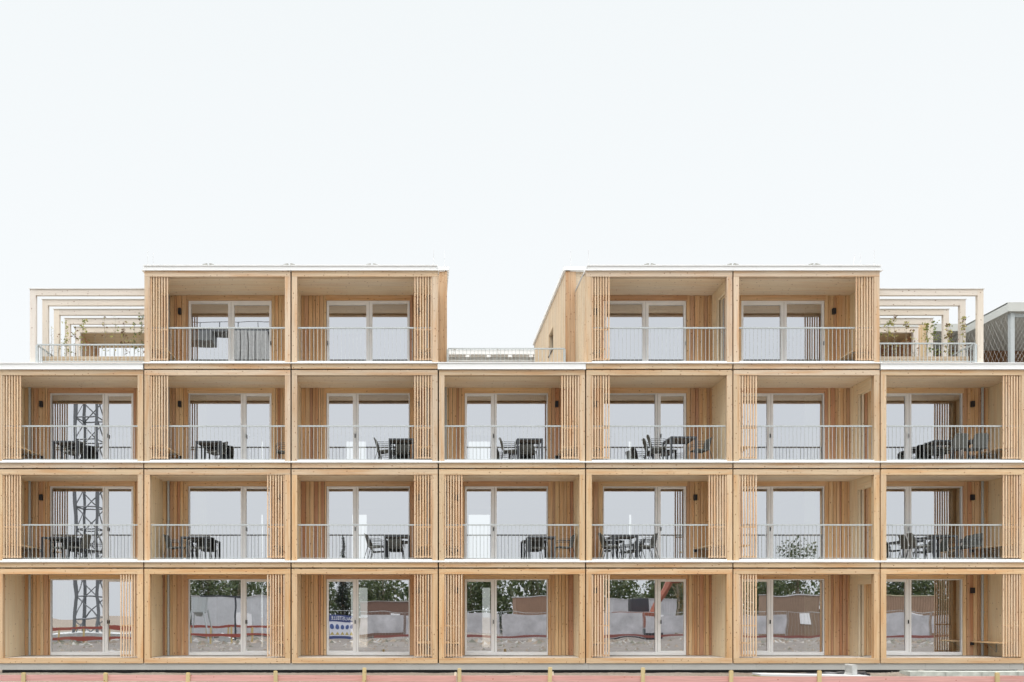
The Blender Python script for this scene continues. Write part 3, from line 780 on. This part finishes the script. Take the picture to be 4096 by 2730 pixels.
# ------------------------------------------------------------------ balcony furniture
def make_chair():
    root = empty("armchair"); tag(root, "x", "chair")
    m = MB(); W_ = .23
    n = 6                                                         # seat: slightly dished sheet, with thickness
    def shell(pts, t, name):
        m = MB(); rows = len(pts); cols = 7
        for side in (0, 1):
            for j, (y, z, w, dish) in enumerate(pts):
                for i in range(cols):
                    u = -1 + 2 * i / (cols - 1)
                    m.v.append(Vector((u * w, y + dish * (u * u) * .0 + (dish * (u * u)), z + (0 if name == 'backrest' else 0) - side * (t if name == 'seat' else 0))) + (Vector((0, t, 0)) * side if name == 'backrest' else Vector()))
        o = rows * cols
        for j in range(rows - 1):
            for i in range(cols - 1):
                a = j * cols + i
                m.face([a, a + 1, a + cols + 1, a + cols], [(0, 0)] * 4, (1, 1, 1)); m.face([o + a + cols, o + a + cols + 1, o + a + 1, o + a], [(0, 0)] * 4, (1, 1, 1))
        for j in range(rows - 1):
            for i in (0, cols - 1): a = j * cols + i; m.face([a, a + cols, o + a + cols, o + a], [(0, 0)] * 4, (1, 1, 1))
        for i in range(cols - 1):
            for j in (0, rows - 1): a = j * cols + i; m.face([a, a + 1, o + a + 1, o + a], [(0, 0)] * 4, (1, 1, 1))
        return m.build(name, WEAVE, root, smooth=False)
    shell([(-.24, .425, .19, .0), (-.21, .445, .225, 0), (0, .43, .235, 0), (.17, .42, .23, 0), (.22, .45, .22, 0)], .03, 'seat')
    shell([(.20, .44, .215, -.02), (.235, .52, .225, -.035), (.27, .66, .225, -.045), (.31, .78, .21, -.04), (.325, .82, .17, -.03)], .022, 'backrest')
    for sx in (-1, 1):
        l = MB(); l.tube([(sx * .24, -.21, .42), (sx * .27, -.27, 0)], .011, 6); l.build("leg", DARKM, root)
        l = MB(); l.tube([(sx * .23, .19, .44), (sx * .26, .31, 0)], .011, 6); l.build("leg", DARKM, root)
        a = MB()
        for dz, w in ((0, .265), (-.055, .255)):
            a.tube([(sx * .24, -.21, .42), (sx * w, -.245, .55 + dz), (sx * (w + .005), -.22, .625 + dz), (sx * w, -.17, .65 + dz), (sx * w, .1, .66 + dz), (sx * .235, .25, .67 + dz)], .009, 6)
        a.build("armrest", DARKM, root)
    return root
def make_table(w, d):
    root = empty("garden_table"); tag(root, "x", "table")
    m = MB(); m.box(-w / 2 + .03, w / 2 - .03, -d / 2 + .03, d / 2 - .03, .715, .74); m.build("tabletop", TOPM, root)
    m = MB(); m.box(-w / 2, w / 2, -d / 2, -d / 2 + .029, .70, .745); m.box(-w / 2, w / 2, d / 2 - .029, d / 2, .70, .745)
    m.box(-w / 2, -w / 2 + .029, -d / 2 + .0295, d / 2 - .0295, .70, .745); m.box(w / 2 - .029, w / 2, -d / 2 + .0295, d / 2 - .0295, .70, .745); m.build("table_rim", DARKM, root)
    for sx in (-1, 1):
        for sy in (-1, 1):
            l = MB(); a, b = sx * (w / 2 - .002), sx * (w / 2 - .052); c, d_ = sy * (d / 2 - .002), sy * (d / 2 - .052)
            l.box(a, b, c, d_, 0, .699); l.build("leg", DARKM, root)
    return root
chair0 = make_chair()
tables = {}
fl_name = {1: "first floor", 2: "second floor"}
bay_name = ["", "leftmost", "second from left", "third from left", "middle", "third from right", "second from right", "rightmost"]
def put_chair(r, bay, v, y, rot, where):
    c = copy_tree(chair0); c.location = (px(v, y), y, fz(r) + .001); c.rotation_euler = (0, 0, rad(rot))
    c["label"] = "dark armchair %s, %s, %s balcony" % (where, fl_name[r], bay_name[bay]); c["group"] = "armchairs on the balconies"
def put_table(r, bay, v0, v1, y, d=.65, what="square"):
    w = px(v1, y) - px(v0, y); t = make_table(w, d)
    t.location = ((px(v0, y) + px(v1, y)) / 2, y + d / 2, fz(r) + .001)
    t["label"] = "dark grey metal %s table, %s, %s balcony" % (what, fl_name[r], bay_name[bay]); t["group"] = "tables on the balconies"
    return t
# rot 0: sits facing the camera; +90 faces right; -90 faces left; 180 faces the window
put_table(2, 1, 209, 312, .85); put_chair(2, 1, 290, 1.12, -35, "tucked under the table")
put_table(2, 2, 782, 885, .85); put_chair(2, 2, 866, 1.12, -30, "tucked under the table"); put_chair(2, 2, 1140, 1.0, -90, "half hidden by the right post")
put_table(2, 3, 1553, 1655, .5); put_chair(2, 3, 1540, .85, 84, "left of the table"); put_chair(2, 3, 1608, 1.12, 0, "behind the table")
put_table(2, 4, 2068, 2172, .5); put_chair(2, 4, 2040, .85, 84, "left of the table"); put_chair(2, 4, 2112, 1.12, 0, "behind the table")
put_table(2, 5, 2683, 2788, .22, .92); put_chair(2, 5, 2632, .42, 78, "nearest left of the table"); put_chair(2, 5, 2613, .95, 82, "farther left of the table"); put_chair(2, 5, 2800, .75, -84, "right of the table")
put_table(2, 7, 3739, 3925, .72, .6, "long"); put_chair(2, 7, 3821, .47, 182, "with its back to the railing, left of two"); put_chair(2, 7, 3903, .47, 178, "with its back to the railing, right of two"); put_chair(2, 7, 3752, 1.25, 20, "behind the table")
put_table(1, 1, 164, 274, .9); put_chair(1, 1, 250, 1.1, -20, "tucked under the table"); put_chair(1, 1, 316, .95, -98, "right of the table")
put_table(1, 2, 722, 825, .75); put_chair(1, 2, 702, 1.0, 84, "left of the table"); put_chair(1, 2, 803, 1.15, -8, "behind the table")
put_table(1, 3, 1535, 1638, .42); put_chair(1, 3, 1502, .7, 82, "left of the table"); put_chair(1, 3, 1580, 1.1, 4, "behind the table")
put_table(1, 4, 2113, 2223, .7); put_chair(1, 4, 2258, .9, -86, "right of the table"); put_chair(1, 4, 2152, 1.15, 0, "behind the table")
put_table(1, 5, 2450, 2553, .38, .85); put_chair(1, 5, 2438, .5, 86, "nearest left of the table"); put_chair(1, 5, 2446, 1.05, 88, "farther left of the table")
put_chair(1, 5, 2586, .5, -86, "nearest right of the table"); put_chair(1, 5, 2580, 1.05, -90, "farther right of the table")
put_table(1, 7, 3735, 3832, .4, .95); put_chair(1, 7, 3680, .5, 80, "nearest left of the table"); put_chair(1, 7, 3646, 1.05, 84, "farther left of the table")
put_chair(1, 7, 3878, .5, -82, "nearest right of the table"); put_chair(1, 7, 3845, 1.05, -86, "farther right of the table")
hide(chair0)

# ------------------------------------------------------------------ foreground: stakes and red boards
yb_ = -3.8
fe = empty("board_barrier", (0, yb_, -.3)); tag(fe, "low barrier of faded red boards nailed to wooden stakes before the building", "barrier")
KP = F / (D + yb_)
segs = [(-60, 424, 2701, 2700), (426, 1107, 2700.5, 2702), (1109, 1824, 2701, 2704), (1828, 2200, 2703, 2703), (2204, 2922, 2703, 2706), (2926, 3984, 2707.5, 2706), (3988, 4180, 2703, 2706)]
for a, b, ta, tb in segs:
    m = MB(); X0, X1_ = px(a, yb_), px(b, yb_); z0, z1 = pz(ta, yb_), pz(tb, yb_); Lg = X1_ - X0; ang = math.atan2(z1 - z0, Lg)
    M = Matrix.Translation((X0, 0, z0 + .3)) @ Matrix.Rotation(-ang, 4, 'Y')
    m.box(0, Lg, 0, .025, -.155, 0, jit(srgb(203, 157, 151), .05), M=M); m.build("board", REDW, fe)
stk = [(96, 2691), (424, 2691.5), (753, 2691), (1104, 2684), (1457, 2671.5), (1838, 2674), (2198, 2669.5), (2570, 2671), (2922, 2682.5), (3275, 2682.5), (3986, 2691)]
for i, (v, t) in enumerate(stk):
    m = MB(); X = px(v, yb_); M = Matrix.Translation((X, 0, 0)) @ Matrix.Rotation(R.uniform(-.03, .03), 4, 'Y'); zt_ = pz(t, yb_) + .3
    m.box(-.047, .047, -.055, -.003, -.3, zt_ - .012, jit(srgb(192, 176, 134), .08), axis=2, M=M); m.box(-.038, .038, -.047, -.011, zt_ - .013, zt_, jit(srgb(210, 190, 140), .05), axis=2, M=M)
    m.build("stake", PALE, fe)
for v, t in ((1822, 2690), (2211, 2688)):
    m = MB(); X = px(v, yb_); m.box(X - .027, X + .027, .028, .06, -.3, pz(t, yb_) + .3, srgb(225, 218, 200), axis=2); m.build("stake", PALE, fe)

# loose building materials at the right
y = -2.2
o = empty("insulation_board", (px(3245, y), y, -.27)); tag(o, "thin pale grey insulation board lying flat on the earth behind the red boards", "panel")
m = MB(); hx = (px(3466, y) - px(3026, y)) / 2; M = Matrix.Rotation(rad(1.0), 4, 'Y')
m.box(-hx, hx, -.28, .3, .045, .095, M=M); m.build("slab", plain("pale_board", (.5, .52, .53), .6, 0, 3, .06), o)
m = MB(); m.box(-hx + .01, hx - .01, -.27, .29, .02, .044, M=M); m.build("facing", plain("yellow_facing", (.55, .52, .2), .7), o)
o = empty("membrane_roll", (px(3250, -1.5), -1.5, -.28)); tag(o, "crumpled black dimpled drainage membrane lying by the plinth", "membrane")
m = MB(); hx = 1.45; n = 70
from mathutils import noise as mn
for j in range(5):
    for i in range(n + 1):
        u = i / n; x = -hx + 2 * hx * u; hgt = (.03 + .13 * u) * (1 + .25 * mn.noise(Vector((x * 4, j, 0))))
        ang = math.pi * j / 4; m.v.append(Vector((x, -.14 * math.cos(ang) + .02 * mn.noise(Vector((x * 5, j * 2., 7))), .01 + hgt * math.sin(ang))))
for j in range(4):
    for i in range(n):
        a = j * (n + 1) + i; m.face([a, a + 1, a + n + 2, a + n + 1], [(0, 0)] * 4, (1, 1, 1))
def dimple():
    m, N, L, B = mat("dimpled_membrane"); t = N.new("ShaderNodeTexCoord"); v = N.new("ShaderNodeTexVoronoi"); v.inputs["Scale"].default_value = 22; L.new(t.outputs["Object"], v.inputs["Vector"])
    n_ = noise(N, L, t.outputs["Object"], 3, 3)
    c = mixc(N, L, maprange(N, L, v.outputs["Distance"], .2, .5, 0, 1), (.06, .065, .075), (.02, .022, .026)); c = mixc(N, L, maprange(N, L, n_, .5, .65, 0, .6), c, (.25, .26, .27))
    L.new(c, B.inputs["Base Color"]); B.inputs["Roughness"].default_value = .35; return m
DIM = dimple()
m.build("sheet", DIM, o)
m = MB(); X = px(3442, -1.5) - px(3250, -1.5); m.box(X - .2, X + .2, -.12, .15, 0, .17, M=Matrix.Rotation(rad(3), 4, 'Y')); m.build("folded_end", DIM, o)
y = -2.0
o = empty("concrete_angle", (px(3400, y), y, -.28)); tag(o, "upright L shaped concrete kerb element standing beside the black membrane", "concrete element")
m = MB(); zt_ = pz(2658, y) + .28
prof = [(-.15, .0), (.09, 0), (.09, zt_ - .02), (.07, zt_), (-.03, zt_), (-.045, zt_ - .02), (-.035, .14), (-.07, .085), (-.15, .07)]
b0 = len(m.v)
for yy in (-.2, .2):
    for x, z in prof: m.v.append(Vector((x, yy, z)))
n = len(prof); m.face(list(range(n)), [(0, 0)] * n, (1, 1, 1)); m.face(list(range(2 * n - 1, n - 1, -1)), [(0, 0)] * n, (1, 1, 1))
for i in range(n): k = (i + 1) % n; m.face([i, k, n + k, n + i], [(0, 0)] * 4, (1, 1, 1))
m.build("body", CONC, o)
y = -1.6
for i in range(5):
    a = px(3640, y) + i * 1.0
    o = empty("kerb_slab", (a, y, -.34)); tag(o, "mottled grey concrete slab of the kerb at the lower right, %s from its left end" % ordn[i], "kerb slab", "concrete slabs in the kerb at the lower right")
    m = MB(); m.box(0, .985, 0, .5, 0, pz(2688, y) + .34 + R.uniform(-.004, .004)); m.build("slab", plain("kerb_concrete", (.40, .43, .40), .8, 0, 4, .35), o)

# ------------------------------------------------------------------ the building site behind the camera (seen in the panes)
def vx(v, ay): return XC + (v - 1680) * (D + 2 * 1.66 + ay) / F
def vz(v, ay): return ZC + (2465 - v) * (D + 2 * 1.66 + ay) / F
# tower crane mast
ay = 32; X = vx(362, ay); o = empty("tower_crane", (X, -ay, -.36)); tag(o, "dark lattice mast of a tower crane rising over the building site", "crane")
m = MB(); hw = .8; H = 24; stp = 1.6
for sx in (-1, 1):
    for sy in (-1, 1): m.box(sx * hw - .09, sx * hw + .09, sy * hw - .09, sy * hw + .09, 0, H)
z = 0
while z < H - stp:
    for sx, sy, ex, ey in ((-1, -1, 1, -1), (1, -1, 1, 1), (1, 1, -1, 1), (-1, 1, -1, -1)):
        m.tube([(sx * hw, sy * hw, z), (ex * hw, ey * hw, z)], .05, 4); m.tube([(sx * hw, sy * hw, z), (ex * hw, ey * hw, z + stp)], .045, 4)
    z += stp
for i in range(9):
    x0_ = .8 + i * 1.4
    m.tube([(x0_, -.6, 22.4), (x0_ + 1.4, -.6, 22.4)], .07, 4); m.tube([(x0_, .6, 22.4), (x0_ + 1.4, .6, 22.4)], .07, 4); m.tube([(x0_, -.6, 23.3), (x0_ + 1.4, -.6, 23.3)], .03, 4)
    m.tube([(x0_, -.6, 22.4), (x0_, -.6, 23.3)], .03, 4); m.box(x0_, x0_ + 1.38, -.7, .7, 22.15, 22.3)
m.build("mast", plain("crane_steel", (.13, .14, .15), .5), o)
m = MB(); m.box(6.2, 9.0, -.8, .8, 21.5, 22.14); m.build("winch_platform", plain("platform_grey", (.16, .17, .17)), o)
for i in range(6): m = MB(); m.box(10.2 + i * .48, 10.62 + i * .48, -1, 1, 19.9 + .05 * (i % 3), 22.1); m.build("ballast_block", CONC, o)
m = MB(); m.box(-3, 3, -3, 3, 0, .5); m.build("ballast_base", CONC, o)
# site fence with white sheets
TARP = plain("white_tarp", (.50, .50, .52), .7, 0, 1.1, .3, bump=.02, bscale=3)
fs = empty("site_fence", (0, -31, -.36)); tag(fs, "temporary mesh fence hung with white tarpaulin sheets across the building site", "fence")
k = 0; x = -10.5
while x < 42:
    m = MB(); m.tube([(x, 0, 0), (x, 0, 2.05), (x + 3.3, 0, 2.05), (x + 3.3, 0, 0)], .02, 5)
    for i in range(1, 14): m.box(x + i * .24 - .004, x + i * .24 + .004, -.004, .004, .1, 2.0)
    m.build("mesh_panel", ZINC, fs)
    if k % 5 != 0:
        m = MB(); m.box(x + .05, x + 3.25, .02, .03, .55 if k % 2 else .2, 2.0 - R.uniform(0, .25)); m.build("tarpaulin", TARP, fs)
    x += 3.4; k += 1
for z in (.25,):
    m = MB(); m.box(-6, 40, .5, .53, z, z + .16, srgb(150, 96, 90)); m.build("red_board", REDW, fs)
# safety banner
bn = empty("site_banner", (vx(1367, 30.5), -30.5, -.36)); tag(bn, "blue and white construction site safety banner with pictograms", "banner")
hw = (vx(1417, 30.5) - vx(1318, 30.5)) / 2
m = MB(); m.box(-hw, hw, 0, .03, .1, 1.75); m.build("sheet", plain("banner_white", (.7, .72, .8), .6, 0, 2, .03), bn)
m = MB(); m.box(-hw, hw, .031, .036, 1.35, 1.75); m.box(-hw, hw, .031, .036, .1, .38); m.build("blue_band", plain("banner_blue", (.06, .085, .22), .6), bn)
fc = bpy.data.curves.new("headline", 'FONT'); fc.body = "BAUSTELLE"; fc.size = .3; fc.align_x = 'CENTER'; fc.extrude = .004
fc.materials.append(FLASH); ft = bpy.data.objects.new("tmp", fc); C.objects.link(ft); bpy.context.view_layer.update()
hm = bpy.data.meshes.new_from_object(ft.evaluated_get(bpy.context.evaluated_depsgraph_get())); bpy.data.objects.remove(ft)
fo = bpy.data.objects.new("headline", hm); C.objects.link(fo); fo.parent = bn; fo.location = (0, .042, 1.47); fo.rotation_euler = (rad(90), 0, rad(180))
m = MB()
for k in range(5):
    cx = -hw * .8 + k * hw * .4; m.tube([(cx, .034, 1.08), (cx, .04, 1.08)], .13, 16)
m.build("mandatory_sign", plain("sign_blue", (.08, .13, .32), .5), bn)
m = MB()
for k in range(5):
    cx = -hw * .8 + k * hw * .4; m.quad([(cx - .15, .038, .5), (cx + .15, .038, .5), (cx, .038, .78)])
m.build("warning_sign", plain("sign_yellow", (.5, .40, .12), .5), bn)
# cabins and containers
def cabin(v0, v1, ay, h, col, label, roofcol=(.5, .5, .5)):
    a, b = vx(v0, ay), vx(v1, ay); o = empty("site_cabin", ((a + b) / 2, -ay - 1.2, -.36)); tag(o, label, "cabin", "site cabins beyond the fence"); w = (b - a) / 2
    m = MB(); m.box(-w, w, -1.2, 1.2, .1, h); x = -w
    while x < w: m.box(x, x + .06, 1.2, 1.225, .15, h - .05); x += .2
    m.build("wall", plain("cabin_paint", col, .6, 0, 2, .1), o)
    m = MB(); m.box(-w - .05, w + .05, -1.25, 1.25, h + .001, h + .08); m.build("roof", plain("cabin_roof", roofcol, .6), o)
    m = MB(); m.box(w * .2, w * .6, 1.226, 1.25, 1.0, 2.0); m.build("window", FRAME, o)
cabin(765, 1065, 40, 3.3, (.60, .62, .64), "large pale grey site container left of the safety banner")
cabin(1440, 1640, 42, 3.0, (.20, .12, .09), "dark brown container right of the safety banner", (.3, .28, .26))
cabin(2062, 2300, 40, 3.4, (.30, .19, .13), "tan orange site cabin beyond the tarpaulin fence")
cabin(2450, 2700, 44, 3.2, (.50, .50, .52), "white grey container behind the orange machine")
cabin(3080, 3280, 40, 3.5, (.30, .21, .15), "tan cabin with a wide window, second from the right")
cabin(3480, 3740, 42, 3.5, (.33, .22, .15), "tan cabin farthest to the right of the site", (.5, .45, .3))
# orange excavator
ex = empty("excavator", (vx(2540, 36), -36, -.36)); tag(ex, "orange excavator with raised boom beside the site cabins", "excavator")
OR = plain("orange_paint", (.30, .10, .06), .5, 0, 3, .15)
m = MB(); m.box(-1.6, 1.2, -1, 1, .9, 2.1); m.build("body", OR, ex)
m = MB(); m.box(-.3, 1.1, -.9, .0, 2.101, 3.1); m.build("cab", DARKM, ex)
for s in (-1, 1): m = MB(); m.box(-1.8, 1.8, s * 1.1 - .25, s * 1.1 + .25, 0, .8); m.build("track", BLACK, ex)
m = MB(); m.tube([(1, .4, 1.6), (2.6, .4, 4.4), (4.3, .4, 4.7)], .24, 6); m.tube([(4.3, .4, 4.7), (5.6, .4, 2.4)], .18, 6); m.build("boom", OR, ex)
m = MB(); m.box(5.2, 6.1, 0, .8, 1.5, 2.4); m.build("bucket", DARKM, ex)
# concrete silo on legs
sl = empty("mortar_silo", (vx(800, 30), -30, -.36)); tag(sl, "grey mortar silo on slanted legs with a hanging bucket", "silo")
m = MB(); m.tube([(0, 0, 1.7), (0, 0, 2.0)], .2, 12, r2=.55); m.tube([(0, 0, 2.0), (0, 0, 3.0)], .55, 12); m.build("tank", ZINC, sl)
for sx in (-1, 1):
    for sy in (-1, 1): m = MB(); m.tube([(sx * .5, sy * .5, 2.1), (sx * .8, sy * .7, 0)], .05, 5); m.build("leg", ZINC, sl)
m = MB(); m.box(0, 3.2, -.06, .06, 3.05, 3.2); m.box(2.4, 2.5, -.05, .05, 0, 3.05); m.build("arm", DARKM, sl)
m = MB(); m.box(1.2, 2.0, -.4, .4, .5, 1.2, M=Matrix.Rotation(rad(25), 4, 'Y')); m.build("bucket", CONC, sl)
# red barriers nearer left
for j, (ay, v0, v1) in enumerate(((27, 130, 540), (46, 60, 560), (38, 740, 1090), (26, 760, 1090))):
    o = empty("safety_barrier", (vx((v0 + v1) / 2, ay), -ay, -.36)); w = (vx(v1, ay) - vx(v0, ay)) / 2
    tag(o, ["red board barrier nearest the left end of the site", "red board barrier far back beside the crane mast", "red board barrier before the pale container", "red board barrier nearest the mortar silo"][j], "barrier", "red barriers on the site")
    for z in ((.45,) if j % 2 else (.15, .85)): m = MB(); m.box(-w, w, 0, .03, z, z + .18, srgb(160, 88, 78)); m.build("board", REDW, o)
    for k in range(5): m = MB(); x = -w + 2 * w * k / 4; m.box(x - .05, x + .05, -.06, -.001, 0, 1.05, srgb(200, 180, 130), axis=2); m.build("stake", PALE, o)
# soil heaps, rubble
m = MB()
for k in range(1800):
    X = R.uniform(-30, 42); Y = -R.uniform(8.5, 30); r = R.uniform(.06, .22 if Y > -24 else .5); b0 = len(m.v); n = 7
    for i in range(n): a = 6.28 * i / n; m.v.append(Vector((X + math.cos(a) * r * R.uniform(.7, 1.2), Y + math.sin(a) * r * .7, -.37)))
    m.v.append(Vector((X, Y, -.36 + min(r * R.uniform(.3, .6), .3))))
    for i in range(n): m.face([b0 + i, b0 + (i + 1) % n, b0 + n], [(0, 0)] * 3, jit(R.choice(((.2, .16, .12), (.16, .13, .1), (.12, .12, .09), (.26, .25, .23))), .2))
tag(m.build("rubble", attrmat("rubble", .9, .25, 6)), "heaps of earth and rubble along the site fence", "rubble", kind="stuff")

# trees beyond the site
def leafcloud(m, cx, cy, cz, rx, rz, n, cols, size=.16):
    for k in range(n):
        a = R.uniform(0, 6.283); ph = math.acos(R.uniform(-1, 1)); rr = R.uniform(.55, 1.0) ** .6
        c = Vector((cx + rx * rr * math.sin(ph) * math.cos(a), cy + rx * rr * math.sin(ph) * math.sin(a), cz + rz * rr * math.cos(ph)))
        u = Vector((R.uniform(-1, 1), R.uniform(-1, 1), R.uniform(-1, 1))).normalized(); w = u.cross(Vector((R.uniform(-1, 1), R.uniform(-1, 1), R.uniform(-1, 1)))).normalized()
        s = size * R.uniform(.6, 1.5); m.quad([c - u * s, c + w * s * .6, c + u * s, c - w * s * .6], jit(R.choice(cols), .25, .05))
TG = [(.055, .085, .03), (.08, .11, .035), (.10, .11, .05), (.045, .065, .03)]
def tree(X, Y, H, W_, n, label, cols=TG, blobs=9, size=.2):
    o = empty("broadleaf_tree", (X, Y, -.36)); tag(o, label, "tree", "trees beyond the site")
    m = MB(); m.tube([(0, 0, 0), (.1, 0, H * .4), (0, .1, H * .85)], .16, 7, r2=.04)
    cs = []
    for k in range(blobs):
        a = R.uniform(0, 6.28); rr = R.uniform(0, W_ * .6); z = R.uniform(.35, .95) * H; q = (math.cos(a) * rr, math.sin(a) * rr, z); cs.append(q)
        m.tube([(0, 0, z * .55), q], .04, 4, r2=.01)
    m.build("trunk", BARK, o)
    m = MB()
    for q in cs: leafcloud(m, *q, W_ * R.uniform(.3, .5), H * R.uniform(.1, .2), n // blobs, cols, size)
    m.build("crown", LEAF, o)
k = 0
for X in range(-30, 70, 4):
    k += 1
    tree(X + R.uniform(-1, 1), -R.uniform(58, 66), R.uniform(6.0, 7.4), R.uniform(3.2, 4.2), 1500, "bushy dark green tree in the row beyond the site cabins", blobs=12, size=.15)
m = MB()
for k in range(21000):
    X = R.uniform(-34, 75); t = R.random(); h = 5.5 + .9 * math.sin(X * .7) + .7 * math.sin(X * 2.3 + 1); c = Vector((X, -R.uniform(67, 71), -.3 + h * t))
    u = Vector((R.uniform(-1, 1), R.uniform(-1, 1), R.uniform(-1, 1))).normalized(); w = u.cross(Vector((R.uniform(-1, 1), R.uniform(-1, 1), R.uniform(-1, 1)))).normalized(); s = .3 * R.uniform(.5, 1.3)
    m.quad([c - u * s, c + w * s * .6, c + u * s, c - w * s * .6], jit(R.choice(TG), .3, .1))
tag(m.build("shrub_belt", LEAF), "dense belt of dark green shrubs closing off the far side of the site", "shrubs", kind="stuff")
tree(vx(3190, 52), -52, 9.2, 2.6, 700, "loose tall tree rising above the row beyond the right cabins", blobs=12, size=.16)
tree(vx(2200, 60), -55, 6.9, 1.6, 350, "slender loose tree above the row beyond the middle of the site", blobs=7, size=.16)
tree(vx(2680, 52), -50, 7.2, 2.4, 300, "thin autumn tree with few leaves above the row", [(.2, .14, .05), (.14, .12, .05)], 9, .14)
sp = empty("spruce_tree", (vx(1372, 60), -60, -.36)); tag(sp, "dark conical spruce standing beyond the site", "tree")
m = MB(); m.tube([(0, 0, 0), (0, 0, 10.2)], .16, 7, r2=.02); m.build("trunk", BARK, sp)
m = MB()
for k in range(2600):
    t = R.random() ** .7; z = .6 + 9.7 * (1 - t); rmax = .12 + 1.35 * t; a = R.uniform(0, 6.28); rr = rmax * R.uniform(.3, 1.0)
    c = Vector((math.cos(a) * rr, math.sin(a) * rr, z - rr * .25)); u = Vector((math.cos(a), math.sin(a), -.35)).normalized(); w = u.cross(Vector((0, 0, 1))).normalized(); s = .2
    m.quad([c - u * s, c + w * s * .4, c + u * s, c - w * s * .4], jit((.03, .045, .04), .3))
m.build("crown", LEAF, sp)
